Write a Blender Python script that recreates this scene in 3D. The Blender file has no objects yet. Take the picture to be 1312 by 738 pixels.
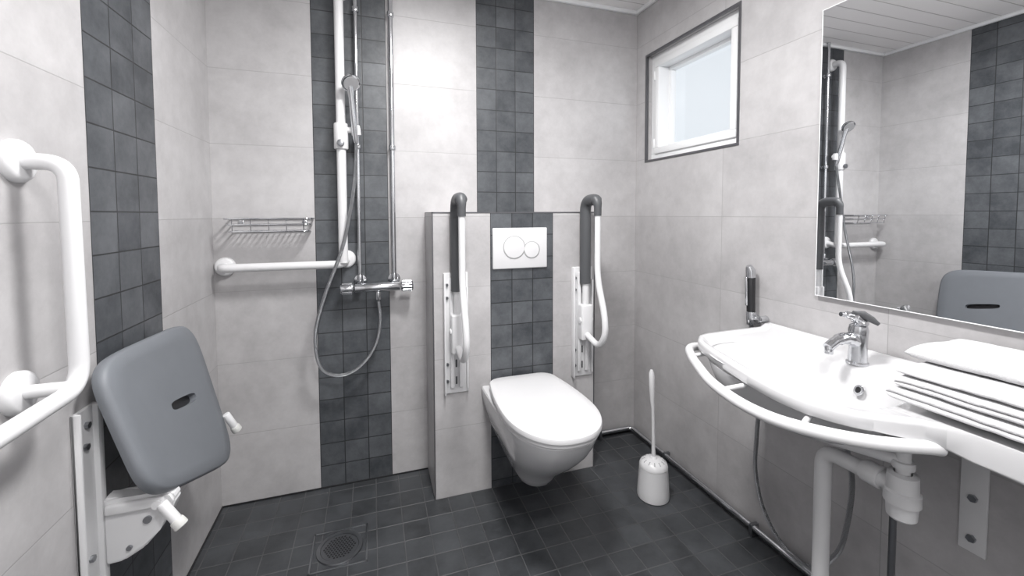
import bpy, bmesh, math, random
from mathutils import Vector, Matrix, noise as mnoise
random.seed(4)
scn = bpy.context.scene
COL = scn.collection
XL, XR, YB, YF, ZC = -0.673, 1.515, 2.2, -0.55, 2.528

# ------------------------------------------------------------------ materials
def new_mat(name):
    m = bpy.data.materials.new(name); m.use_nodes = True
    nt = m.node_tree
    return m, nt, nt.nodes["Principled BSDF"]

class NB:
    def __init__(s, nt): s.nt = nt
    def m(s, op, a, b=None, clamp=False):
        n = s.nt.nodes.new("ShaderNodeMath"); n.operation = op; n.use_clamp = clamp
        for i, v in enumerate((a, b)):
            if v is None: continue
            if isinstance(v, (int, float)): n.inputs[i].default_value = v
            else: s.nt.links.new(v, n.inputs[i])
        return n.outputs[0]
    def noise(s, vec, scale, detail=5, rough=0.55):
        n = s.nt.nodes.new("ShaderNodeTexNoise")
        n.inputs["Scale"].default_value = scale; n.inputs["Detail"].default_value = detail
        n.inputs["Roughness"].default_value = rough
        s.nt.links.new(vec, n.inputs["Vector"]); return n.outputs["Fac"]
    def mix(s, f, a, b):
        n = s.nt.nodes.new("ShaderNodeMix"); n.data_type = 'RGBA'
        for sock, v in ((n.inputs[0], f), (n.inputs[6], a), (n.inputs[7], b)):
            if isinstance(v, (tuple, list)): sock.default_value = (*v[:3], 1)
            elif isinstance(v, (int, float)): sock.default_value = v
            else: s.nt.links.new(v, sock)
        return n.outputs[2]
    def grid(s, u, v, w, h, ou, ov, g):
        U = s.m('DIVIDE', s.m('SUBTRACT', u, ou), w); V = s.m('DIVIDE', s.m('SUBTRACT', v, ov), h)
        def ed(T, k):
            f = s.m('FRACT', T); return s.m('MULTIPLY', s.m('MINIMUM', f, s.m('SUBTRACT', 1.0, f)), k)
        d = s.m('MINIMUM', ed(U, w), ed(V, h))
        mask = s.m('DIVIDE', s.m('SUBTRACT', g*0.5+0.0006, d), 0.0012, clamp=True)
        cv = s.nt.nodes.new("ShaderNodeCombineXYZ")
        s.nt.links.new(s.m('FLOOR', U), cv.inputs[0]); s.nt.links.new(s.m('FLOOR', V), cv.inputs[1])
        wn = s.nt.nodes.new("ShaderNodeTexWhiteNoise"); wn.noise_dimensions = '3D'
        s.nt.links.new(cv.outputs[0], wn.inputs["Vector"])
        return mask, wn.outputs["Value"]

LIGHT_A, LIGHT_B, LIGHT_G = (0.395, 0.385, 0.390), (0.555, 0.545, 0.550), (0.36, 0.352, 0.355)
DARK_A, DARK_B, DARK_G = (0.045, 0.050, 0.057), (0.125, 0.133, 0.144), (0.020, 0.021, 0.023)

def wall_tiles(name, ua, light=(10, .331, 0, -.005), stripes=()):
    m, nt, b = new_mat(name); nb = NB(nt)
    tc = nt.nodes.new("ShaderNodeTexCoord"); sp = nt.nodes.new("ShaderNodeSeparateXYZ")
    nt.links.new(tc.outputs["Object"], sp.inputs[0]); P = tc.outputs["Object"]
    u, v = sp.outputs[ua], sp.outputs[2]
    mk, rn = nb.grid(u, v, light[0], light[1], light[2], light[3], .0024)
    n1 = nb.noise(P, 3.0, 7, .6); n2 = nb.noise(P, 16, 8, .7)
    f = nb.m('ADD', nb.m('MULTIPLY', nb.m('SUBTRACT', n1, .5), 2.0), nb.m('MULTIPLY', nb.m('SUBTRACT', n2, .5), 1.2))
    f = nb.m('ADD', nb.m('ADD', f, .5), nb.m('MULTIPLY', nb.m('SUBTRACT', rn, .5), .3), clamp=True)
    col = nb.mix(f, LIGHT_A, LIGHT_B); col = nb.mix(mk, col, LIGHT_G)
    height = nb.m('SUBTRACT', 1.0, mk)
    for (u0, u1, h, ov) in stripes:
        w = (u1-u0)/3
        dk, rd = nb.grid(u, v, w, h, u0, ov, .004)
        q = nb.m('ADD', nb.m('MULTIPLY', nb.m('SUBTRACT', nb.noise(P, 10, 9, .72), .5), 2.2), nb.m('MULTIPLY', nb.m('SUBTRACT', rd, .5), .5))
        q = nb.m('ADD', q, .42, clamp=True)
        dc = nb.mix(dk, nb.mix(q, DARK_A, DARK_B), DARK_G)
        sm = nb.m('MULTIPLY', nb.m('GREATER_THAN', u, u0-.001), nb.m('LESS_THAN', u, u1+.001))
        col = nb.mix(sm, col, dc)
        hh = nb.m('SUBTRACT', 1.0, dk)
        height = nb.m('ADD', nb.m('MULTIPLY', height, nb.m('SUBTRACT', 1.0, sm)), nb.m('MULTIPLY', hh, sm))
    nt.links.new(col, b.inputs["Base Color"]); b.inputs["Roughness"].default_value = .42
    bp = nt.nodes.new("ShaderNodeBump"); bp.inputs["Strength"].default_value = .3; bp.inputs["Distance"].default_value = .0012
    nt.links.new(height, bp.inputs["Height"]); nt.links.new(bp.outputs[0], b.inputs["Normal"])
    return m

def floor_tiles():
    m, nt, b = new_mat("dark_floor_tiles"); nb = NB(nt)
    tc = nt.nodes.new("ShaderNodeTexCoord"); sp = nt.nodes.new("ShaderNodeSeparateXYZ")
    P = tc.outputs["Object"]; nt.links.new(P, sp.inputs[0])
    mk, rn = nb.grid(sp.outputs[0], sp.outputs[1], .107, .107, .532, 1.94, .0038)
    q = nb.m('ADD', nb.m('MULTIPLY', nb.m('SUBTRACT', nb.noise(P, 9, 9, .72), .5), 2.2), nb.m('MULTIPLY', nb.m('SUBTRACT', rn, .5), .35))
    q = nb.m('ADD', q, .45, clamp=True)
    gm = nb.m('MULTIPLY', nb.m('SUBTRACT', nb.noise(P, 2.2, 3), .30), 2.0, clamp=True)
    col = nb.mix(mk, nb.mix(q, (.028, .030, .033), (.070, .075, .082)), nb.mix(gm, (.055, .056, .058), (.13, .13, .135)))
    nt.links.new(col, b.inputs["Base Color"])
    r = nb.m('ADD', .29, nb.m('MULTIPLY', q, .22)); nt.links.new(r, b.inputs["Roughness"])
    bp = nt.nodes.new("ShaderNodeBump"); bp.inputs["Strength"].default_value = .6; bp.inputs["Distance"].default_value = .002
    nt.links.new(nb.m('ADD', nb.m('SUBTRACT', 1.0, mk), nb.m('MULTIPLY', nb.noise(P, 40, 4), .25)), bp.inputs["Height"])
    nt.links.new(bp.outputs[0], b.inputs["Normal"])
    return m

def ceiling_mat():
    m, nt, b = new_mat("white_ceiling_panels"); nb = NB(nt)
    tc = nt.nodes.new("ShaderNodeTexCoord"); sp = nt.nodes.new("ShaderNodeSeparateXYZ")
    nt.links.new(tc.outputs["Object"], sp.inputs[0])
    mk, rn = nb.grid(sp.outputs[0], sp.outputs[1], 20, .11, -10, .02, .005)
    nt.links.new(nb.mix(mk, (.93, .915, .915), (.52, .50, .50)), b.inputs["Base Color"])
    b.inputs["Roughness"].default_value = .45
    bp = nt.nodes.new("ShaderNodeBump"); bp.inputs["Distance"].default_value = .003
    nt.links.new(nb.m('SUBTRACT', 1.0, mk), bp.inputs["Height"]); nt.links.new(bp.outputs[0], b.inputs["Normal"])
    return m

def plain(name, col, rough=.4, metal=0, var=.06, nscale=20, bump=0, bscale=60, coat=0):
    m, nt, b = new_mat(name); nb = NB(nt)
    tc = nt.nodes.new("ShaderNodeTexCoord")
    n = nb.noise(tc.outputs["Object"], nscale, 4)
    c2 = tuple(max(0, c*(1-var)) for c in col)
    nt.links.new(nb.mix(n, col, c2), b.inputs["Base Color"])
    b.inputs["Roughness"].default_value = rough; b.inputs["Metallic"].default_value = metal
    if coat: b.inputs["Coat Weight"].default_value = coat
    if bump:
        bp = nt.nodes.new("ShaderNodeBump"); bp.inputs["Strength"].default_value = bump; bp.inputs["Distance"].default_value = .002
        nt.links.new(nb.noise(tc.outputs["Object"], bscale, 4), bp.inputs["Height"]); nt.links.new(bp.outputs[0], b.inputs["Normal"])
    return m

M_LEFT = wall_tiles("wall_tiles_left", 1, (.9, .331, 1.344, -.005), [(1.344, 1.701, .112, .0)])
M_BACK = wall_tiles("wall_tiles_back", 0, (10, .331, -5, -.005), [(-.257, .077, .109, .0), (.532, .855, .109, .035)])
M_RIGHT = wall_tiles("wall_tiles_right", 1, (.666, .331, 1.534, -.005))
M_BOX = wall_tiles("boxing_tiles", 0, (10, .331, -5, -.0), [(.532, .855, .109, .035)])
M_FRONT = wall_tiles("wall_tiles_front", 0, (.66, .331, 0, -.005))
M_FLOOR = floor_tiles(); M_CEIL = ceiling_mat()
M_CER = plain("white_ceramic", (.655, .655, .665), .12, var=.01, coat=.3)
M_PLA = plain("white_plastic", (.71, .71, .72), .3, var=.02)
M_POW = plain("white_powder_coat", (.74, .74, .75), .35, var=.02)
M_CHR = plain("chrome", (.66, .67, .69), .12, 1, var=.05)
M_STEEL = plain("brushed_steel", (.36, .37, .39), .3, 1, var=.2)
M_GREY = plain("grey_plastic_seat", (.185, .198, .218), .5, var=.08, bump=.12, bscale=400)
M_GREY2 = plain("dark_grey_grip", (.085, .088, .094), .45, var=.08)
M_BLK = plain("black_plastic", (.015, .015, .017), .35)
M_RUB = plain("pale_rubber", (.66, .66, .64), .5)
M_TOW = plain("white_towel_terry", (.66, .66, .67), .95, var=.10, nscale=90, bump=1.0, bscale=300)
M_TRIM = plain("grey_anodised_trim", (.14, .14, .15), .35, .5)
M_UPV = plain("white_window_frame", (.92, .93, .94), .3, var=.02)
M_SLOT = plain("pale_grey_slot", (.34, .34, .35), .5)
m, nt, b = new_mat("mirror_silver"); b.inputs["Metallic"].default_value = 1; b.inputs["Roughness"].default_value = .0
b.inputs["Base Color"].default_value = (.94, .95, .96, 1); M_MIR = m
m, nt, b = new_mat("window_glass")
for n in list(nt.nodes):
    if n.type == 'BSDF_PRINCIPLED': nt.nodes.remove(n)
tr = nt.nodes.new("ShaderNodeBsdfTransparent"); gl = nt.nodes.new("ShaderNodeBsdfGlossy"); gl.inputs["Roughness"].default_value = .05
mx = nt.nodes.new("ShaderNodeMixShader"); mx.inputs[0].default_value = .06
nt.links.new(tr.outputs[0], mx.inputs[1]); nt.links.new(gl.outputs[0], mx.inputs[2])
nt.links.new(mx.outputs[0], nt.nodes["Material Output"].inputs[0]); M_GLASS = m
m, nt, b = new_mat("lamp_diffuser"); b.inputs["Emission Color"].default_value = (1, .98, .96, 1); b.inputs["Emission Strength"].default_value = 14; M_LAMP = m
m, nt, b = new_mat("shower_hose_metal"); nb = NB(nt)
b.inputs["Metallic"].default_value = .9; b.inputs["Roughness"].default_value = .3; b.inputs["Base Color"].default_value = (.45, .46, .48, 1)
tc = nt.nodes.new("ShaderNodeTexCoord"); wv = nt.nodes.new("ShaderNodeTexWave"); wv.bands_direction = 'Z'; wv.inputs["Scale"].default_value = 70
nt.links.new(tc.outputs["Object"], wv.inputs["Vector"]); bp = nt.nodes.new("ShaderNodeBump"); bp.inputs["Distance"].default_value = .003
nt.links.new(wv.outputs["Fac"], bp.inputs["Height"]); nt.links.new(bp.outputs[0], b.inputs["Normal"]); M_HOSE = m

# ------------------------------------------------------------------ mesh helpers
def box(bm, lo, hi, bev=0, seg=2, mat=None):
    t = bmesh.new(); bmesh.ops.create_cube(t, size=1)
    c = [(a+b)/2 for a, b in zip(lo, hi)]; s = [abs(b-a) for a, b in zip(lo, hi)]
    for v in t.verts: v.co = Vector((c[0]+v.co.x*s[0], c[1]+v.co.y*s[1], c[2]+v.co.z*s[2]))
    if bev: bmesh.ops.bevel(t, geom=t.edges[:], offset=min(bev, min(s)*.49), segments=seg, affect='EDGES', profile=.5)
    if mat is not None: bmesh.ops.transform(t, matrix=mat, verts=t.verts)
    merge(bm, t)
def merge(bm, t):
    me = bpy.data.meshes.new("t"); t.to_mesh(me); t.free(); bm.from_mesh(me); bpy.data.meshes.remove(me)
def sweep(bm, pts, r, seg=16, caps=True):
    pts = [Vector(p) for p in pts]
    n = len(pts); rr = r if isinstance(r, (list, tuple)) else [r]*n
    T = []
    for i in range(n):
        a = pts[max(i-1, 0)]; c = pts[min(i+1, n-1)]; T.append((c-a).normalized())
    N = T[0].orthogonal().normalized(); rings = []
    for i in range(n):
        if i: N = (N - T[i]*N.dot(T[i])).normalized()
        B = T[i].cross(N)
        rings.append([bm.verts.new(pts[i] + (N*math.cos(2*math.pi*k/seg)+B*math.sin(2*math.pi*k/seg))*rr[i]) for k in range(seg)])
    for i in range(n-1):
        for k in range(seg):
            bm.faces.new((rings[i][k], rings[i][(k+1) % seg], rings[i+1][(k+1) % seg], rings[i+1][k]))
    if caps:
        bm.faces.new(list(reversed(rings[0]))); bm.faces.new(rings[-1])
def fillet(pts, rad, n=8):
    pts = [Vector(p) for p in pts]; out = [pts[0]]
    for i in range(1, len(pts)-1):
        a, p, c = pts[i-1], pts[i], pts[i+1]
        r = min(rad, (a-p).length*.49, (c-p).length*.49)
        s, e = p+(a-p).normalized()*r, p+(c-p).normalized()*r
        for k in range(n+1):
            t = k/n; out.append(s*(1-t)**2+p*2*t*(1-t)+e*t*t)
    out.append(pts[-1]); return out
def catmull(pts, n=8):
    P = [Vector(p) for p in pts]; P = [P[0]*2-P[1]]+P+[P[-1]*2-P[-2]]; out = []
    for i in range(1, len(P)-2):
        a, b, c, d = P[i-1:i+3]
        for k in range(n):
            t = k/n
            out.append(.5*((2*b)+(c-a)*t+(2*a-5*b+4*c-d)*t*t+(3*b-a-3*c+d)*t**3))
    out.append(P[-2]); return out
def cyl(bm, a, b, r, r2=None, seg=24, bev=0):
    a, b = Vector(a), Vector(b); r2 = r if r2 is None else r2
    if bev:
        d = (b-a).normalized(); L = (b-a).length; bev = min(bev, L*.4)
        sweep(bm, [a, a+d*bev*.3, a+d*bev, b-d*bev, b-d*bev*.3, b], [r-bev, r-bev*.3, r, r2, r2-bev*.3, r2-bev], seg)
    else: sweep(bm, [a, b], [r, r2], seg)
def lathe(bm, prof, c, seg=40, axis=None):
    t = bmesh.new(); rings = []
    for (r, z) in prof:
        if r < 1e-5: rings.append([t.verts.new((0, 0, z))])
        else: rings.append([t.verts.new((r*math.cos(2*math.pi*k/seg), r*math.sin(2*math.pi*k/seg), z)) for k in range(seg)])
    for A, B in zip(rings, rings[1:]):
        for k in range(seg):
            k2 = (k+1) % seg
            if len(A) == 1 and len(B) == 1: continue
            if len(A) == 1: t.faces.new((A[0], B[k], B[k2]))
            elif len(B) == 1: t.faces.new((A[k], A[k2], B[0]))
            else: t.faces.new((A[k], A[k2], B[k2], B[k]))
    M = Matrix.Translation(Vector(c))
    if axis is not None: M = M @ Vector(axis).to_track_quat('Z', 'Y').to_matrix().to_4x4()
    bmesh.ops.transform(t, matrix=M, verts=t.verts); merge(bm, t)
def finish(name, bm, mat, parent=None, angle=35, label=None):
    bmesh.ops.recalc_face_normals(bm, faces=bm.faces[:])
    me = bpy.data.meshes.new(name); bm.to_mesh(me); bm.free()
    me.materials.append(mat)
    for p in me.polygons: p.use_smooth = True
    me.set_sharp_from_angle(angle=math.radians(angle))
    o = bpy.data.objects.new(name, me); COL.objects.link(o)
    if parent: 
        o.parent = parent; o.matrix_parent_inverse = Matrix.Translation(-Vector(parent.location))
    if label: o["label"] = label
    return o
def thing(name, loc, label, cat, group=None):
    e = bpy.data.objects.new(name, None); e.empty_display_size = .05; e.location = loc; COL.objects.link(e)
    e["label"] = label; e["category"] = cat
    if group: e["group"] = group
    return e
class Part:
    def __init__(s, name, mat, parent, angle=35, label=None): s.a = (name, mat, parent, angle, label)
    def __enter__(s): s.bm = bmesh.new(); return s.bm
    def __exit__(s, *e):
        n, m, p, a, l = s.a; s.o = finish(n, s.bm, m, p, a, l)
def structure(name, bm, mat, angle=30):
    o = finish(name, bm, mat, None, angle); o["kind"] = "structure"; return o

# ------------------------------------------------------------------ room shell
TH = .15
bm = bmesh.new(); box(bm, (XL-TH, YF-TH, -.12), (XR+TH, YB+TH, 0)); structure("floor", bm, M_FLOOR)
bm = bmesh.new(); box(bm, (XL-TH, YF-TH, ZC), (XR+TH, YB+TH, ZC+.12)); structure("ceiling", bm, M_CEIL)
bm = bmesh.new(); box(bm, (XL-TH, YF, 0), (XL, YB, ZC)); structure("wall_left", bm, M_LEFT)
bm = bmesh.new(); box(bm, (XL-TH, YB, 0), (XR+TH, YB+TH, ZC)); structure("wall_back", bm, M_BACK)
bm = bmesh.new(); box(bm, (XL-TH, YF-TH, 0), (XR+TH, YF, ZC)); structure("wall_front", bm, M_FRONT)
WY0, WY1, WZ0, WZ1 = 1.452, 2.108, 1.635, 2.238
bm = bmesh.new()
for lo, hi in [((XR, YF, 0), (XR+TH, YB, WZ0)), ((XR, YF, WZ1), (XR+TH, YB, ZC)), ((XR, YF, WZ0), (XR+TH, WY0, WZ1)), ((XR, WY1, WZ0), (XR+TH, YB, WZ1))]:
    box(bm, lo, hi)
structure("wall_right", bm, M_RIGHT)
bm = bmesh.new(); box(bm, (.258, 1.94, 0), (1.09, YB, 1.343)); structure("wall_boxing", bm, M_BOX)
bm = bmesh.new()
box(bm, (.2565, 1.9385, 0), (.262, 1.944, 1.345)); box(bm, (1.086, 1.9385, 0), (1.0915, 1.944, 1.345)); box(bm, (.2565, 1.9385, 1.339), (1.0915, 1.944, 1.345))
box(bm, (.2565, 1.94, 1.3415), (.262, 2.2, 1.345))
structure("trim_1", bm, M_TRIM)
bm = bmesh.new()
box(bm, (XL, YB-.02, ZC-.022), (XR, YB, ZC), .004); box(bm, (XR-.02, YF, ZC-.022), (XR, YB-.02, ZC), .004); box(bm, (XL, YF, ZC-.022), (XL+.02, YB-.02, ZC), .004)
structure("trim_2", bm, M_UPV)
def frame(bm, x0, x1, y0, y1, z0, z1, w, bev=.003):
    box(bm, (x0, y0, z0), (x1, y1, z0+w), bev); box(bm, (x0, y0, z1-w), (x1, y1, z1), bev)
    box(bm, (x0, y0, z0+w), (x1, y0+w, z1-w), bev); box(bm, (x0, y1-w, z0+w), (x1, y1, z1-w), bev)
bm = bmesh.new(); frame(bm, XR-.004, XR+.012, WY0-.005, WY1+.005, WZ0-.005, WZ1+.005, .012, .001); structure("trim_3", bm, M_TRIM)
bm = bmesh.new()
frame(bm, XR+.038, XR+.14, WY0, WY1, WZ0, WZ1, .045)
frame(bm, XR+.026, XR+.12, WY0+.040, WY1-.040, WZ0+.040, WZ1-.040, .036, .005)
frame(bm, XR+.095, XR+.13, WY0+.074, WY1-.074, WZ0+.074, WZ1-.074, .022)
win = structure("window_1", bm, M_UPV)
bm = bmesh.new(); box(bm, (XR+.118, WY0+.07, WZ0+.07), (XR+.122, WY1-.07, WZ1-.07)); g = structure("glass", bm, M_GLASS); g.parent = win
for z in (WZ0+.10, WZ1-.12):
    bm = bmesh.new(); cyl(bm, (XR+.028, WY1-.040, z-.025), (XR+.028, WY1-.040, z+.025), .006, bev=.002)
    g = structure("hinge", bm, M_UPV); g.parent = win
bm = bmesh.new(); box(bm, (-.25, YF, 0.01), (.65, YF+.035, 2.08), .004); structure("door_1", bm, M_UPV)
bm = bmesh.new()
box(bm, (-.32, YF, 0), (-.25, YF+.05, 2.15), .004); box(bm, (.65, YF, 0), (.72, YF+.05, 2.15), .004); box(bm, (-.25, YF, 2.08), (.65, YF+.05, 2.15), .004)
structure("trim_4", bm, M_UPV)
bm = bmesh.new()
box(bm, (XR-.014, YF, 0), (XR, YB, .020), .005); box(bm, (1.09, YB-.014, 0), (XR-.014, YB, .020), .005)
box(bm, (XL, YF, 0), (XL+.006, YB, .006), .002); box(bm, (XL, YB-.006, 0), (.258, YB, .006), .002)
structure("trim_5", bm, M_BLK)

# ------------------------------------------------------------------ toilet
cx = .666
def dshape(hw, yb, yf, sq=2.25, n=48, taper=.14, rc=.07):
    cyy = yf + min(hw*1.45, (yb-yf)*.75); pts = []
    for k in range(n+1):
        a = math.pi*k/n; ca, sa = math.cos(a), math.sin(a)
        pts.append((hw*math.copysign(abs(ca)**(2/sq), ca), cyy-(cyy-yf)*abs(sa)**(2/sq)))
    L = []; ye = yb-rc; wb_ = hw*(1-taper)
    for i in range(1, 7): 
        t = i/6; L.append((-(hw+(wb_-hw)*t*t), cyy+(ye-cyy)*t))
    for i in range(1, 7):
        a = i/6*math.pi/2; L.append((-(wb_-rc*(1-math.cos(a))), ye+rc*math.sin(a)))
    return pts+L+[(-x, y) for x, y in reversed(L)]
def loft(bm, slices, capb=True, capt=True):
    rings = [[bm.verts.new(p) for p in s] for s in slices]; n = len(rings[0])
    for A, B in zip(rings, rings[1:]):
        for k in range(n): bm.faces.new((A[k], A[(k+1) % n], B[(k+1) % n], B[k]))
    if capb: bm.faces.new(list(reversed(rings[0])))
    if capt: bm.faces.new(rings[-1])
toilet = thing("toilet", (cx, 1.94, .17), "white wall-hung ceramic toilet with closed lid on the tiled boxing", "toilet")
with Part("bowl", M_CER, toilet) as bm:
    S = []
    for z, hw, yf, yb in [(.168, .050, 1.655, 1.78), (.172, .066, 1.635, 1.80), (.185, .078, 1.615, 1.83), (.215, .092, 1.59, 1.90), (.25, .106, 1.555, 1.94), (.29, .124, 1.51, 1.94), (.33, .142, 1.46, 1.94), (.37, .156, 1.415, 1.94),
                          (.41, .168, 1.375, 1.94), (.45, .177, 1.345, 1.94), (.485, .182, 1.325, 1.94), (.505, .184, 1.315, 1.94), (.512, .180, 1.321, 1.938)]:
        S.append([(cx+x, y, z) for x, y in dshape(hw, yb, yf, taper=0, rc=.012)])
    loft(bm, S)
with Part("seat_ring", M_PLA, toilet) as bm:
    loft(bm, [[(cx+x*s, 1.6+(y-1.6)*s, z) for x, y in dshape(.186, 1.88, 1.307)] for z, s in [(.514, .985), (.516, 1), (.528, 1), (.530, .99)]])
with Part("lid", M_PLA, toilet) as bm:
    loft(bm, [[(cx+x*s, 1.6+(y-1.6)*s, z) for x, y in dshape(.192, 1.920, 1.298)] for z, s in [(.532, .985), (.534, 1), (.545, 1.0), (.551, .99), (.555, .96), (.558, .8), (.559, .4)]])
for a in (-.10, .05):
    with Part("hinge", M_PLA, toilet) as bm: cyl(bm, (cx+a, 1.915, .53), (cx+a+.05, 1.915, .53), .011, bev=.003)

fp = thing("flush_plate", (.68, 1.94, 1.17), "white rectangular flush plate with two round buttons on dark tiles", "flush plate")
with Part("plate", M_PLA, fp) as bm: box(bm, (.541, 1.929, 1.071), (.820, 1.94, 1.268), .005, 3)
for (x, z, r) in [(.648, 1.174, .054), (.738, 1.160, .040)]:
    with Part("button", M_PLA, fp) as bm: lathe(bm, [(0, .004), (r-.006, .004), (r-.003, .0035), (r-.001, .001), (r, 0)], (x, 1.929, z), 48, (0, -1, 0))
    with Part("button_ring", M_SLOT, fp) as bm: lathe(bm, [(r, 0), (r, .0018), (r+.0018, .0018), (r+.0018, 0)], (x, 1.929, z), 48, (0, -1, 0))

# ------------------------------------------------------------------ folding support arms
def arm(x, lab):
    e = thing("folding_support_arm", (x, 1.94, .78), lab, "grab rail", "support arms flanking the toilet")
    yw = 1.778
    path = fillet([(x, 1.905, .735), (x, 1.76, .70), (x, 1.70, .77), (x, 1.708, .86), (x, yw, 1.03), (x, yw, 1.24)], .07, 8)
    with Part("frame_tube", M_POW, e) as bm:
        sweep(bm, path, .0145, 20)
        sweep(bm, [(x, yw, 1.20), (x, yw, 1.335)], .0145, 20)
        sweep(bm, [(x, 1.895, .80), (x, 1.895, 1.02)], .0165, 20)
    with Part("armrest_grip", M_GREY2, e) as bm:
        p = fillet([(x, yw, 1.325), (x, yw, 1.402), (x, 1.900, 1.402), (x, 1.900, .985)], .058, 10)
        sweep(bm, p, [.0175, .018, .019, .020, .021, .022, .023]+[.0275]*(len(p)-7), 24)
    with Part("wall_bracket", M_POW, e) as bm:
        box(bm, (x-.058, 1.930, .50), (x+.058, 1.940, 1.065), .004)
        box(bm, (x-.058, 1.905, .50), (x-.050, 1.935, 1.065), .003); box(bm, (x+.046, 1.910, .52), (x+.054, 1.935, 1.0), .003)
        box(bm, (x-.030, 1.915, .53), (x-.012, 1.932, 1.04), .004); box(bm, (x+.012, 1.915, .53), (x+.030, 1.932, 1.04), .004)
    with Part("pivot_housing", M_POW, e) as bm:
        box(bm, (x-.030, 1.872, .70), (x+.030, 1.922, .88), .008, 3)
        cyl(bm, (x-.036, 1.893, .80), (x+.036, 1.893, .80), .015, bev=.003)
    for z in (.56, .64, .95, 1.01):
        with Part("bolt", M_STEEL, e) as bm: cyl(bm, (x-.042, 1.930, z), (x-.042, 1.922, z), .0075, seg=6)
        with Part("slot", M_GREY2, e) as bm: box(bm, (x-.004, 1.9285, z-.018), (x+.004, 1.9305, z+.018), .0008)
arm(.362, "raised white folding support arm with grey grip, beside the toilet")
arm(1.015, "raised white folding support arm with grey grip, beside the toilet")

# ------------------------------------------------------------------ toilet brush
bx, by = 1.240, 1.64
tb = thing("toilet_brush", (bx, by, 0), "white plastic toilet brush standing in a round holder", "toilet brush")
with Part("holder", M_PLA, tb) as bm:
    lathe(bm, [(0, .001), (.068, .001), (.072, .004), (.073, .015), (.071, .05), (.068, .10), (.065, .140), (.065, .145), (.060, .147), (.0, .147)], (bx, by, 0))
with Part("splash_cover", M_PLA, tb) as bm:
    lathe(bm, [(.065, .147), (.065, .152), (.060, .166), (.045, .178), (.028, .184), (.018, .186), (.012, .194), (0, .196)], (bx, by, 0))
for k in range(12):
    with Part("cover_slot", M_SLOT, tb) as bm:
        a = k*math.pi/6; x, y = math.cos(a), math.sin(a)
        cyl(bm, (bx+x*.038, by+y*.038, .1805), (bx+x*.052, by+y*.052, .1725), .0022, seg=8)
with Part("handle", M_PLA, tb) as bm:
    sweep(bm, [(bx, by, .19), (bx-.003, by, .30), (bx-.005, by+.002, .42), (bx-.008, by+.004, .46), (bx-.010, by+.005, .53), (bx-.012, by+.006, .59), (bx-.012, by+.006, .605)], [.0095, .0075, .0075, .010, .0135, .012, .006], 16)

# ------------------------------------------------------------------ floor drain
fd = thing("floor_drain", (-.145, 1.775, 0), "round slotted steel floor drain in a square frame among dark tiles", "floor drain")
with Part("frame", M_STEEL, fd) as bm:
    frame_w = .007
    x0, x1, y0, y1 = -.250, -.040, 1.67, 1.88
    for lo, hi in [((x0, y0, 0), (x1, y0+frame_w, .003)), ((x0, y1-frame_w, 0), (x1, y1, .003)), ((x0, y0, 0), (x0+frame_w, y1, .003)), ((x1-frame_w, y0, 0), (x1, y1, .003))]: box(bm, lo, hi, .001)
    lathe(bm, [(.072, .0005), (.072, .005), (.086, .005), (.088, .0005)], (-.145, 1.775, 0), 48)
with Part("grate", M_STEEL, fd) as bm:
    lathe(bm, [(0, .004), (.070, .004), (.072, .001)], (-.145, 1.775, 0), 48)
with Part("grate_holes", M_BLK, fd) as bm:
    for i in range(-5, 6):
        for j in range(-5, 6):
            x = i*.0115+(j % 2)*.00575; y = j*.0105
            if x*x+y*y < .058**2: lathe(bm, [(0, .0046), (.0040, .0046), (.0040, .0038)], (-.145+x, 1.775+y, 0), 10)

# ------------------------------------------------------------------ pipes at floor
pp = thing("floor_water_pipe", (1.49, 1.6, .02), "thin steel water pipe running along the foot of the wall", "pipe")
with Part("pipe", M_CHR, pp) as bm:
    sweep(bm, fillet([(1.093, YB-.035, .038), (1.475, YB-.035, .038), (1.475, YF+.1, .038)], .04), .012, 14)
for y in (1.85, 1.3, .7, .1):
    with Part("pipe_clip", M_STEEL, pp) as bm: box(bm, (1.46, y-.008, .001), (1.500, y+.008, .053), .003)
with Part("pipe_clip", M_STEEL, pp) as bm: box(bm, (1.25, YB-.05, .001), (1.266, YB-.015, .053), .003)

# ------------------------------------------------------------------ shower
gb = thing("shower_grab_rail", (-.135, 2.2, 1.1), "white angled grab rail with sliding shower holder on the tiled wall", "grab rail")
yr = 2.118
def flange(bm, c, n, r=.04, t=.014):
    lathe(bm, [(0, 0), (r, 0), (r, t*.5), (r-.004, t*.85), (r-.010, t), (0, t)], c, 32, n)
with Part("rail_tube", M_POW, gb) as bm:
    sweep(bm, fillet([(-.13, 2.2, 2.385), (-.13, yr, 2.385), (-.13, yr, 1.14)], .05, 8), .0205, 20)
    sweep(bm, fillet([(-.628, 2.2, 1.103), (-.628, yr, 1.103), (-.13, yr, 1.103), (-.123, 2.2, 1.118)], .05, 8), .0185, 20)
    sweep(bm, [(-.13, yr, 1.2), (-.13, yr, 1.11)], .0205, 20)
for c in ((-.628, 2.2, 1.103), (-.120, 2.2, 1.12), (-.13, 2.2, 2.385)):
    with Part("flange", M_POW, gb) as bm: flange(bm, c, (0, -1, 0), .042, .02)
with Part("sliding_holder", M_POW, gb) as bm:
    cyl(bm, (-.13, yr, 1.635), (-.13, yr, 1.755), .031, bev=.006)
    cyl(bm, (-.13, yr, 1.725), (-.045, yr-.012, 1.725), .014, bev=.003); cyl(bm, (-.062, yr-.015, 1.700), (-.066, yr-.018, 1.745), .021, .019, bev=.003)
with Part("clamp_knob", M_STEEL, gb) as bm:
    cyl(bm, (-.13, yr-.031, 1.66), (-.13, yr-.045, 1.66), .016, bev=.003)

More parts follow.
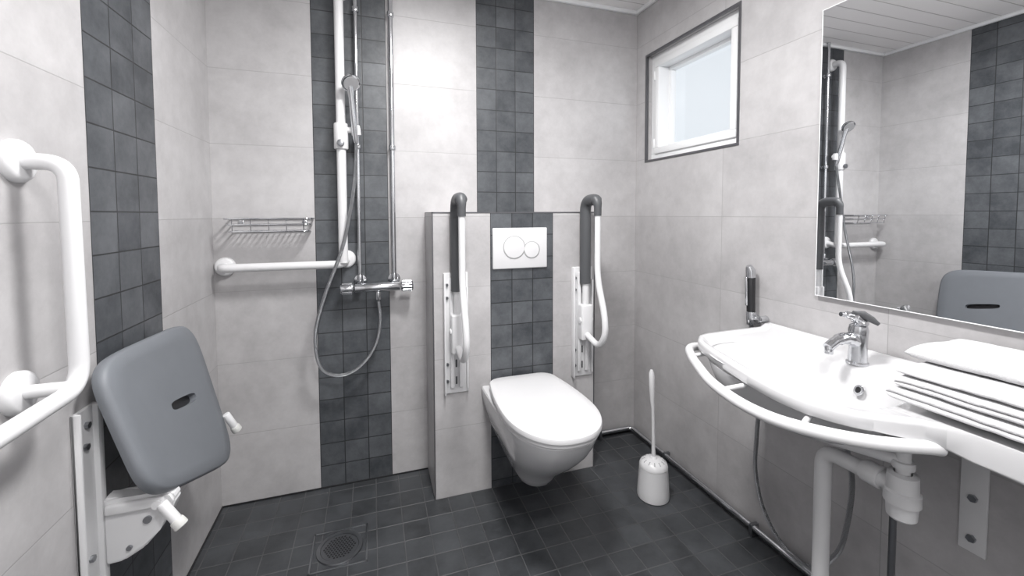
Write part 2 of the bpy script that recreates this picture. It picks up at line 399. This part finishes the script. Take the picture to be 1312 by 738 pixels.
hs = thing("hand_shower", (-.066, 2.1, 1.7), "chrome hand shower on a long metal hose hanging from the rail", "shower")
HB, HT = Vector((-.064, 2.098, 1.665)), Vector((-.082, 2.055, 1.895))
with Part("handle", M_CHR, hs) as bm:
    sweep(bm, [HB, HB.lerp(HT, .1), HB.lerp(HT, .5), HB.lerp(HT, .85), HT, HT+Vector((-.002, -.012, .025))], [.009, .0125, .0135, .012, .016, .012], 18)
with Part("spray_head", M_CHR, hs) as bm:
    lathe(bm, [(0, -.018), (.020, -.016), (.036, -.004), (.041, .006), (.040, .014), (.036, .016), (0, .016)], HT+Vector((0.0, -.012, .03)), 36, (.25, -.72, -.65))
with Part("spray_face", M_SLOT, hs) as bm:
    lathe(bm, [(0, .0175), (.032, .0175), (.033, .015)], HT+Vector((0.0, -.012, .03)), 36, (.25, -.72, -.65))
with Part("hose", M_HOSE, hs) as bm:
    P = [HB, (-.066, 2.09, 1.60), (-.074, 2.075, 1.48), (-.092, 2.07, 1.36), (-.132, 2.065, 1.18), (-.212, 2.07, .96), (-.252, 2.08, .80), (-.245, 2.09, .665), (-.205, 2.10, .60), (-.13, 2.105, .585), (-.055, 2.11, .625), (.005, 2.112, .71), (.028, 2.115, .82), (.022, 2.12, .922)]
    sweep(bm, catmull(P, 10), .0078, 12)

mx_ = thing("shower_mixer", (.02, 2.2, .985), "chrome thermostatic shower mixer bar mounted on dark tiles", "tap")
with Part("valve_body", M_CHR, mx_) as bm:
    cyl(bm, (-.085, 2.125, .985), (.125, 2.125, .985), .022, bev=.004)
    for x in (-.06, .10):
        cyl(bm, (x, 2.2, .985+.028), (x, 2.19, 1.013), .030, bev=.003); cyl(bm, (x, 2.19, 1.013), (x, 2.14, 1.0), .015); cyl(bm, (x, 2.165, 1.0), (x, 2.165, 1.045), .014, bev=.003)
    cyl(bm, (.022, 2.12, .965), (.022, 2.12, .925), .012, bev=.002)
for a, bb in ((-.148, -.088), (.128, .186)):
    with Part("control_knob", M_CHR, mx_) as bm:
        cyl(bm, (a, 2.125, .985), (bb, 2.125, .985), .025, bev=.005)
        for k in range(10):
            t = k*math.pi/5; cyl(bm, (a+.008, 2.125+.0245*math.cos(t), .985+.0245*math.sin(t)), (bb-.008, 2.125+.0245*math.cos(t), .985+.0245*math.sin(t)), .003, seg=8)
for x in (-.06, .10):
    rp = thing("riser_pipe", (x, 2.165, 1.03), "thin chrome water pipe running from ceiling down to the shower mixer", "pipe", "chrome pipes feeding the shower mixer")
    with Part("pipe", M_CHR, rp) as bm: cyl(bm, (x, 2.168, 1.045), (x, 2.168, ZC-.001), .0095 if x < 0 else .011)
    for z in (1.66, 2.30):
        with Part("pipe_clip", M_CHR, rp) as bm:
            cyl(bm, (x, 2.168, z-.012), (x, 2.168, z+.012), .0165, bev=.003); cyl(bm, (x, 2.168, z), (x, 2.2, z), .006); cyl(bm, (x, 2.195, z), (x, 2.2, z), .013)

sb = thing("shower_basket", (-.44, 2.2, 1.25), "chrome wire soap basket fixed to pale tiles", "basket")
with Part("wire_tray", M_CHR, sb) as bm:
    x0, x1, y0, y1 = -.600, -.262, 2.085, 2.193
    def ring(z, ins=0, r=.0032):
        sweep(bm, fillet([(x0+ins, y1, z), (x0+ins, y0+ins, z), (x1-ins, y0+ins, z), (x1-ins, y1, z)], .02, 5), r, 8)
        cyl(bm, (x0+ins, y1, z), (x1-ins, y1, z), r, seg=8)
    ring(1.318, 0, .0038); ring(1.292, .006, .0028); ring(1.262, .012, .0032)
    for i in range(14):
        x = x0+.025+i*(x1-x0-.05)/13
        cyl(bm, (x, y0+.012, 1.262), (x, y1, 1.262), .0022, seg=6)
    for i in range(5):
        x = x0+.03+i*(x1-x0-.06)/4
        cyl(bm, (x, y0+.012, 1.262), (x, y0, 1.318), .0022, seg=6)
for x in (-.56, -.30):
    with Part("wall_mount", M_CHR, sb) as bm: cyl(bm, (x, 2.19, 1.30), (x, 2.2, 1.30), .012, bev=.002)

# ------------------------------------------------------------------ grab rail on left wall
gl_ = thing("wall_grab_rail", (XL, 1.1, 1.2), "white tubular angled grab rail with round flanges on pale tiles", "grab rail")
xg = XL+.083
with Part("rail_tube", M_POW, gl_) as bm:
    sweep(bm, fillet([(XL, 1.112, 1.443), (xg, 1.112, 1.443), (xg, 1.120, .975), (xg, .45, .955), (XL, .45, .955)], .055, 10), .0165, 24)
    cyl(bm, (XL, 1.085, .985), (xg, 1.085, .985), .0135)
for c in ((XL, 1.112, 1.443), (XL, 1.085, .985), (XL, .45, .955)):
    with Part("flange", M_POW, gl_) as bm: flange(bm, c, (1, 0, 0), .043, .018)

# ------------------------------------------------------------------ folding shower seat
ss = thing("folding_shower_seat", (XL, 1.3, .3), "grey plastic shower seat folded up against the wall on white bracket", "shower seat")
NT, NBt, FT, FB = Vector((-.638, 1.232, .988)), Vector((-.522, 1.210, .645)), Vector((-.634, 1.785, .960)), Vector((-.495, 1.745, .440))
def seat_pt(u, v): return NT.lerp(FT, u).lerp(NBt.lerp(FB, u), v)
nrm = (FT-NT).cross(NBt-NT).normalized()
if nrm.x < 0: nrm = -nrm
SU, SV = .60, .485
with Part("seat_panel", M_GREY, ss, 50) as bm:
    def rr(s, n=16, q=5.6):
        out = []
        for k in range(n*4):
            a = 2*math.pi*k/(n*4); c, sn = math.cos(a), math.sin(a)
            out.append((.5+.5*s*math.copysign(abs(c)**(2/q), c), .5+.5*s*math.copysign(abs(sn)**(2/q), sn)))
        return out
    slot = [(SU+(u-.5)*.28, SV+(v-.5)*.064) for (u, v) in rr(1, q=3.5)]
    rings = []
    def add(pts, off): rings.append([bm.verts.new(seat_pt(u, v)+nrm*(off(u, v) if callable(off) else off)) for u, v in pts])
    dish = lambda u, v: .018 - .010*math.exp(-((u-.5)**2*8+(v-.5)**2*6)) 
    add(slot, -.014)
    add(rr(.94), -.018); add(rr(.99), -.012); add(rr(1.0), 0); add(rr(.99), .011); add(rr(.955), .018); add(rr(.8), dish); add(rr(.5), dish)
    mid = [((a[0]+b[0])/2, (a[1]+b[1])/2) for a, b in zip(rr(.5), slot)]; add(mid, dish); add(slot, dish)
    n = len(slot)
    for A, B in zip(rings, rings[1:]+rings[:1]):
        for k in range(n): bm.faces.new((A[k], A[(k+1) % n], B[(k+1) % n], B[k]))
with Part("slot_back", M_BLK, ss) as bm:
    vs = [bm.verts.new(seat_pt(SU+(u-.5)*.30, SV+(v-.5)*.084)-nrm*.008) for u, v in rr(1, q=3.5)]; bm.faces.new(vs)
with Part("wall_bracket", M_POW, ss) as bm:
    box(bm, (XL, 1.232, .10), (XL+.010, 1.318, .870), .003); box(bm, (XL, 1.232, .10), (XL+.020, 1.240, .870), .003); box(bm, (XL, 1.296, .10), (XL+.022, 1.318, .870), .005)
with Part("wall_bracket", M_POW, ss) as bm:
    box(bm, (XL, 1.585, .50), (XL+.010, 1.665, .64), .003); box(bm, (XL+.004, 1.60, .54), (XL+.04, 1.63, .60), .003)
with Part("hinge_arm", M_POW, ss) as bm:
    t = bmesh.new()
    pr = [(XL+.02, .625), (-.62, .622), (-.56, .615), (-.53, .618), (-.508, .612), (-.500, .592), (-.510, .560), (-.535, .520), (-.570, .480), (-.615, .455), (XL+.02, .452)]
    A = [t.verts.new((x, 1.296, z)) for x, z in pr]; B = [t.verts.new((x, 1.340, z)) for x, z in pr]
    for k in range(len(pr)): t.faces.new((A[k], A[(k+1) % len(pr)], B[(k+1) % len(pr)], B[k]))
    t.faces.new(A); t.faces.new(list(reversed(B))); bmesh.ops.bevel(t, geom=t.edges[:], offset=.006, segments=3, affect='EDGES'); merge(bm, t)
    box(bm, (-.645, 1.284, .585), (-.520, 1.300, .612), .006, 3)
with Part("frame_tube", M_POW, ss) as bm:
    cyl(bm, (-.535, 1.28, .595), (-.545, 1.72, .560), .011)
    cyl(bm, (-.560, 1.36, .59), (-.640, 1.36, .90), .009); cyl(bm, (-.560, 1.65, .57), (-.640, 1.65, .90), .009)
    box(bm, (XL+.03, 1.60, .555), (-.54, 1.618, .585), .005)
for a, b2 in (((-.522, 1.275, .602), (-.484, 1.264, .552)), ((-.515, 1.750, .615), (-.490, 1.765, .555))):
    with Part("support_leg", M_POW, ss) as bm: cyl(bm, a, b2, .0125, bev=.003)
    d = (Vector(b2)-Vector(a)).normalized()
    with Part("rubber_foot", M_RUB, ss) as bm: cyl(bm, Vector(b2)-d*.008, Vector(b2)+d*.016, .0155, .0165, bev=.004)
for x, y, z in ((XL+.010, 1.27, .83), (XL+.010, 1.262, .78), (XL+.010, 1.265, .40), (XL+.010, 1.265, .50)):
    with Part("bolt", M_STEEL, ss) as bm: cyl(bm, (x, y, z), (x+.008, y, z), .008, seg=6)
for x, z, r in ((-.560, .555, .009), (-.60, .49, .006)):
    with Part("pivot_pin", M_STEEL, ss) as bm: cyl(bm, (x, 1.296, z), (x, 1.290, z), r)

# ------------------------------------------------------------------ mirror
mr = thing("wall_mirror", (XR, .55, 1.04), "large frameless rectangular mirror on pale tiled wall above washbasin", "mirror")
with Part("mirror_backing", M_PLA, mr) as bm: box(bm, (XR-.010, .02, 1.043), (XR, 1.086, 2.036), .001)
with Part("mirror_glass", M_MIR, mr, 5) as bm:
    box(bm, (XR-.016, .0205, 1.0435), (XR-.0101, 1.0855, 2.0355), .0)
with Part("mirror_edge", M_UPV, mr) as bm:
    frame(bm, XR-.0165, XR-.009, .0185, 1.088, 1.0410, 2.0380, .0028, .0006)

# ------------------------------------------------------------------ wash basin
wb = thing("washbasin", (XR, .86, .86), "wide white ceramic accessible washbasin with curved front grab rail", "washbasin")
C = Vector((1.190, .925))
ctrl = [(1.140, 1.255), (1.095, 1.205), (1.06, 1.12), (1.028, 1.02), (1.000, .92), (.982, .83), (.980, .76), (.994, .70), (1.028, .64), (1.078, .595), (1.12, .565)]
front = [(p.x, p.y) for p in catmull([(a, b, 0) for a, b in ctrl], 6)]
outline = [(1.513, 1.275), (1.40, 1.275), (1.25, 1.272), (1.18, 1.268)] + front + [(1.140, .54), (1.145, .50), (1.145, .30), (1.145, .06), (1.513, .06)]
def ray_out(a):
    d = Vector((math.cos(a), math.sin(a))); best = None
    for i in range(len(outline)):
        p = Vector(outline[i])-C; q = Vector(outline[(i+1) % len(outline)])-C; e = q-p
        den = d.x*e.y-d.y*e.x
        if abs(den) < 1e-9: continue
        t = (p.x*e.y-p.y*e.x)/den; s = (p.x*d.y-p.y*d.x)/den
        if t > 0 and -1e-6 <= s <= 1+1e-6 and (best is None or t > best): best = t
    return best
angs = sorted(set([round(2*math.pi*k/144, 5) for k in range(144)]+[round(math.atan2(y-C.y, x-C.x) % (2*math.pi), 5) for x, y in outline]))
O = [Vector((math.cos(a), math.sin(a)))*ray_out(a) for a in angs]
def Ell(a, sx=.160, sy=.250, q=2.5):
    c, s = math.cos(a), math.sin(a); return (abs(c/sx)**q+abs(s/sy)**q)**(-1/q)
E = [Vector((math.cos(a), math.sin(a)))*Ell(a) for a in angs]
with Part("basin", M_CER, wb, 50) as bm:
    rings = []
    def R2(kind, s, z, w=0):
        L = []
        for e, o in zip(E, O):
            if kind == 'E': v = e*s
            elif kind == 'O': v = o*(1-s/o.length)
            else: v = (e*1.0).lerp(o, s)
            zz = z; X, Y = C.x+v.x, C.y+v.y
            if z > .866: zz += .012*max(0, min(1, (X-1.46)/.02))
            if z < .853: zz -= w*max(0, min(1, (.62-Y)/.12))
            L.append(bm.verts.new((X, Y, zz)))
        rings.append(L)
    R2('E', .12, .722); R2('E', .5, .725); R2('E', .75, .738); R2('E', .92, .775); R2('E', 1.0, .818); R2('M', .35, .840, .01); R2('O', .03, .845, .020); R2('O', .005, .848, .020); R2('O', 0, .852, .020)
    R2('O', 0, .875); R2('O', .002, .881); R2('O', .008, .886); R2('O', .022, .886); R2('O', .034, .877); R2('O', .044, .873); R2('M', .12, .870); R2('E', 1.05, .868); R2('E', 1.0, .856); R2('E', .95, .832); R2('E', .88, .800); R2('E', .75, .776); R2('E', .5, .760); R2('E', .25, .752); R2('E', .12, .750)
    n = len(angs)
    for A, B in zip(rings, rings[1:]):
        for k in range(n): bm.faces.new((A[k], A[(k+1) % n], B[(k+1) % n], B[k]))
    bm.faces.new(rings[-1]); bm.faces.new(list(reversed(rings[0])))
with Part("drain_ring", M_CHR, wb) as bm:
    lathe(bm, [(0, .003), (.012, .003), (.022, .005), (.031, .003), (.032, 0)], (C.x, C.y, .751), 32)
ov = Vector((1.318, .822, .826))
with Part("overflow_ring", M_CHR, wb) as bm:
    lathe(bm, [(.009, .0), (.009, .003), (.014, .003), (.0155, 0)], ov, 24, (-.85, .25, .45))
with Part("overflow_hole", M_BLK, wb) as bm:
    lathe(bm, [(0, .002), (.009, .002), (.009, 0)], ov, 24, (-.85, .25, .45))
with Part("support_rail", M_POW, wb) as bm:
    zz = .832
    P = [(1.25, 1.262, zz-.012), (1.18, 1.290, zz-.004), (1.118, 1.272, zz), (1.062, 1.200, zz), (1.005, 1.10, zz), (.955, 1.0, zz), (.926, .90, zz), (.917, .82, zz), (.928, .75, zz), (.965, .685, zz), (1.015, .63, zz), (1.07, .590, zz), (1.125, .562, zz), (1.15, .555, zz-.004)]
    sweep(bm, catmull(P, 6), .0150, 18)
    for a, b2 in (((.938, .94), (1.04, .925)), ((.945, .71), (1.03, .745)), ((1.06, 1.205), (1.13, 1.18))): cyl(bm, (a[0], a[1], zz), (b2[0], b2[1], zz+.010), .007)

for y in (1.215, .655):
    e = thing("basin_bracket", (XR, y, .6), "small white steel bracket under the washbasin, bolted to the wall" if y > 1 else "white steel bracket plate bolted to the wall under the counter", "bracket")
    z0 = .53 if y > 1 else .425
    with Part("plate", M_POW, e) as bm:
        box(bm, (XR-.008, y-.028, z0), (XR, y+.028, .79), .003); box(bm, (XR-.28, y-.005, .78), (XR, y+.005, .805), .002) if y < 1 else box(bm, (XR-.2, y-.005, .80), (XR, y+.005, .825), .002)
    for z in (z0+.04, z0+.15):
        with Part("bolt", M_STEEL, e) as bm: cyl(bm, (XR-.008, y, z), (XR-.016, y, z), .010, seg=6)

# faucet
fx, fy = 1.405, .883
fa = thing("basin_faucet", (fx, fy, .88), "chrome single-lever basin faucet with dark-edged lever", "tap")
with Part("body", M_CHR, fa) as bm:
    lathe(bm, [(0, 0), (.029, 0), (.029, .006), (.025, .010), (.0235, .05), (.025, .09), (.026, .105), (.023, .118), (.012, .127), (0, .128)], (fx, fy, .8730), 32)
with Part("spout", M_CHR, fa) as bm:
    sweep(bm, catmull([(fx-.005, fy, .94), (fx-.04, fy+.004, .955), (fx-.080, fy+.008, .950), (fx-.115, fy+.010, .932)], 6), [.02]*6+[.017]*6+[.014]*7, 18)
    cyl(bm, (fx-.108, fy+.010, .936), (fx-.111, fy+.010, .912), .0115, bev=.002)
with Part("lever", M_CHR, fa) as bm:
    sweep(bm, catmull([(fx+.01, fy-.0, .995), (fx-.005, fy-.0, 1.014), (fx-.035, fy+.006, 1.024), (fx-.060, fy+.012, 1.028)], 5), [.021]*4+[.016]*4+[.011]*4+[.007]*4, 16)
with Part("lever_tip", M_GREY2, fa) as bm:
    sweep(bm, [(fx-.025, fy+.0, 1.034), (fx+.0, fy-.012, 1.028), (fx+.014, fy-.028, 1.014), (fx+.022, fy-.042, 1.002)], [.005, .011, .010, .005], 14)

# drain trap and pipes
dt = thing("drain_trap", (1.25, .8, .62), "white plastic bottle trap and waste pipe below the washbasin", "pipe")
with Part("bottle_trap", M_PLA, dt) as bm:
    lathe(bm, [(0, 0), (.024, 0), (.030, .006), (.032, .04), (.037, .042), (.037, .070), (.032, .074), (.031, .112), (.018, .116)], (1.235, .665, .578), 32)
    cyl(bm, (1.235, .665, .68), (1.235, .665, .750), .015); cyl(bm, (1.235, .665, .705), (1.235, .665, .724), .023, bev=.003)
with Part("waste_pipe", M_PLA, dt) as bm:
    sweep(bm, fillet([(1.235, .665, .652), (1.25, .868, .640), (1.25, .868, .10), (XR, .868, .10)], .045), .0215, 20)
    cyl(bm, (1.24, .71, .649), (1.245, .755, .647), .029, bev=.003)
with Part("tail_pipe", M_PLA, dt) as bm:
    sweep(bm, fillet([(1.19, .90, .718), (1.19, .90, .695), (1.235, .67, .722)], .02), .015, 16)
sp_ = thing("supply_pipe", (1.43, .79, .1), "thin steel supply pipe rising to the washbasin", "pipe")
with Part("pipe", M_STEEL, sp_) as bm: cyl(bm, (1.43, .79, .0), (1.43, .79, .70), .009); cyl(bm, (1.43, .79, .52), (1.43, .79, .56), .016, bev=.002); sweep(bm, fillet([(1.43, .79, .69), (1.42, .85, .76), (1.42, .88, .81)], .03), .007, 10)

# bidet hand spray
bs = thing("bidet_spray", (XR, 1.34, .9), "dark and chrome bidet hand spray in a wall holder beside basin", "shower")
yb_ = 1.335
with Part("wall_holder", M_CHR, bs) as bm:
    cyl(bm, (XR-.001, yb_, .895), (XR-.03, yb_, .895), .020, bev=.003); cyl(bm, (XR-.035, yb_, .875), (XR-.035, yb_, .93), .018, .020, bev=.002)
    cyl(bm, (XR-.001, 1.293, .905), (XR-.04, 1.293, .905), .014, bev=.002); cyl(bm, (XR-.035, yb_, .899), (XR-.03, 1.293, .905), .010)
with Part("handle", M_BLK, bs) as bm:
    cyl(bm, (XR-.035, yb_+.002, .93), (XR-.035, yb_+.006, 1.075), .016, .0175, bev=.002)
with Part("spray_head", M_CHR, bs) as bm:
    sweep(bm, [(XR-.035, yb_+.006, 1.07), (XR-.036, yb_+.007, 1.10), (XR-.044, yb_+.008, 1.118)], [.0185, .019, .012], 18)
    cyl(bm, (XR-.054, yb_+.006, .955), (XR-.058, yb_+.007, 1.07), .005, bev=.001)
with Part("hose", M_HOSE, bs) as bm:
    P = [(XR-.035, yb_, .876), (XR-.035, 1.325, .80), (XR-.04, 1.30, .66), (1.465, 1.278, .55), (1.455, 1.275, .42), (1.45, 1.272, .30), (1.45, 1.235, .17), (1.45, 1.15, .085), (1.45, 1.04, .085), (1.45, .955, .20), (1.45, .925, .33), (1.45, .915, .47), (1.44, .93, .60), (1.42, .92, .79)]
    sweep(bm, catmull(P, 10), .0080, 10)

# ------------------------------------------------------------------ towels
def towel(x0, x1, y0, y1, z0, layers, t, lab, seed):
    """one towel folded back and forth: a continuous serpentine sheet seen as soft rounded layers"""
    o = thing("folded_towel", ((x0+x1)/2, (y0+y1)/2, z0), lab, "towel", "folded towels on the basin counter")
    H = layers*t
    with Part("towel_cloth", M_TOW, o, 80) as bm:
        nx, ny = 26, 46
        prof = []
        for i in range(layers):
            for k in range(7):
                a = -math.pi/2+math.pi*k/6
                prof.append((x0+t*.55-t*.55*math.cos(a), (i+.5)*t+.5*t*math.sin(a)))
        for k in range(1, nx): prof.append((x0+t*.55+(x1-t-x0)*k/nx, H))
        for i in reversed(range(layers)):
            for k in range(7):
                a = math.pi/2-math.pi*k/6
                prof.append((x1-t*.5+t*.5*math.cos(a), (i+.5)*t+.5*t*math.sin(a)))
        for k in range(1, nx): prof.append((x1-t*.5-(x1-t-x0)*k/nx, 0))
        rings = []
        ys = [0, .004, .010, .018] + [.03+.94*j/ny for j in range(ny+1)] + [.982, .990, .996, 1]
        for s in ys:
            y = y0+(y1-y0)*s
            e = min(s, 1-s)*(y1-y0)
            k = min(1, e/(t*.8)); sh = .35+.65*math.sqrt(max(0, 1-(1-k)**2))
            R_ = []
            for (px, pz) in prof:
                n1 = mnoise.noise(Vector((px*9, y*9, seed*3.1)))
                n2 = mnoise.noise(Vector((px*34, y*34, seed*7.7+pz*40)))
                top = pz/H
                zc = H*.5*sh*0+(H*.5+(pz-H*.5)*sh)*(.9+.1*sh)
                z = z0+.0008+zc+top*(.0030*n1-.0015)+.0010*n2
                fr = max(0, (x0+.05-px)/.05); z -= top*fr*fr*.005
                z = max(z, z0)
                R_.append(bm.verts.new((px+.0045*n1+.0018*n2, y+.004*n1+.0025*n2, z)))
            rings.append(R_)
        n = len(prof)
        for A, B in zip(rings, rings[1:]):
            for k in range(n): bm.faces.new((A[k], A[(k+1) % n], B[(k+1) % n], B[k]))
        bm.faces.new(rings[0]); bm.faces.new(list(reversed(rings[-1])))
zt = .889
towel(1.176, 1.488, .24, .674, zt, 2, .0150, "thick folded white terry towel at the bottom of the stack", 1)
towel(1.184, 1.486, .245, .664, zt+.0315, 2, .0140, "folded white terry towel in the stack on basin counter", 2)
towel(1.194, 1.488, .25, .668, zt+.0610, 1, .018, "folded white terry towel in the stack on basin counter", 3)
towel(1.275, 1.490, .235, .695, zt+.0800, 1, .034, "soft folded white towel lying on top of the stack", 4)

# ------------------------------------------------------------------ ceiling lamps: overhead main and added fill
LAMPS = [(.36, 1.14, 33), (.30, -.05, 25)]  # first casts the overhead shadows; second is an unseen lamp added as fill
for i, (lx, ly, en) in enumerate(LAMPS):
    e = thing("main_and_fill_lamp", (lx, ly, ZC), "unseen round white lamp with opal diffuser, from a main and added fill pair", "lamp", "unseen ceiling lamps, main and added fill")
    with Part("lamp_base", M_PLA, e) as bm: lathe(bm, [(0, 0), (.18, 0), (.18, -.02), (.17, -.022), (0, -.022)], (lx, ly, ZC), 40)
    with Part("lamp_shade", M_LAMP, e) as bm: lathe(bm, [(.17, -.022), (.168, -.050), (.15, -.060), (0, -.066)], (lx, ly, ZC), 40)
    ld = bpy.data.lights.new("lamp_light", 'AREA'); ld.shape = 'DISK'; ld.size = .34; ld.energy = en; ld.color = (1, .99, .985)
    lo = bpy.data.objects.new("lamp_light", ld); lo.location = (lx, ly, ZC-.070); COL.objects.link(lo); lo.parent = e; lo.matrix_parent_inverse = Matrix.Translation(-Vector(e.location))

# world
w = bpy.data.worlds.new("sky"); scn.world = w; w.use_nodes = True
bg = w.node_tree.nodes["Background"]; bg.inputs[0].default_value = (.88, .94, 1, 1); bg.inputs[1].default_value = 1.0

# camera
cd = bpy.data.cameras.new("camera"); cam = bpy.data.objects.new("camera", cd); COL.objects.link(cam)
f, cyp, yaw, pit, roll, H = 542.2965, 297.9142, 0.3189, 0.0436, -0.0033, 1.3346
F = Vector((math.sin(yaw)*math.cos(pit), math.cos(yaw)*math.cos(pit), -math.sin(pit)))
R = Vector((math.cos(yaw), -math.sin(yaw), 0)); U = R.cross(F)
R = R*math.cos(roll)+U*math.sin(roll); U = R.cross(F)
cam.matrix_world = Matrix(((R.x, U.x, -F.x, 0), (R.y, U.y, -F.y, 0), (R.z, U.z, -F.z, H), (0, 0, 0, 1)))
cd.sensor_width = 36; cd.lens = f/1312*36; cd.shift_y = -(369-cyp)/1312; cd.clip_start = .02
scn.camera = cam
scn.view_settings.view_transform = 'Standard'
scn.view_settings.exposure = -0.05
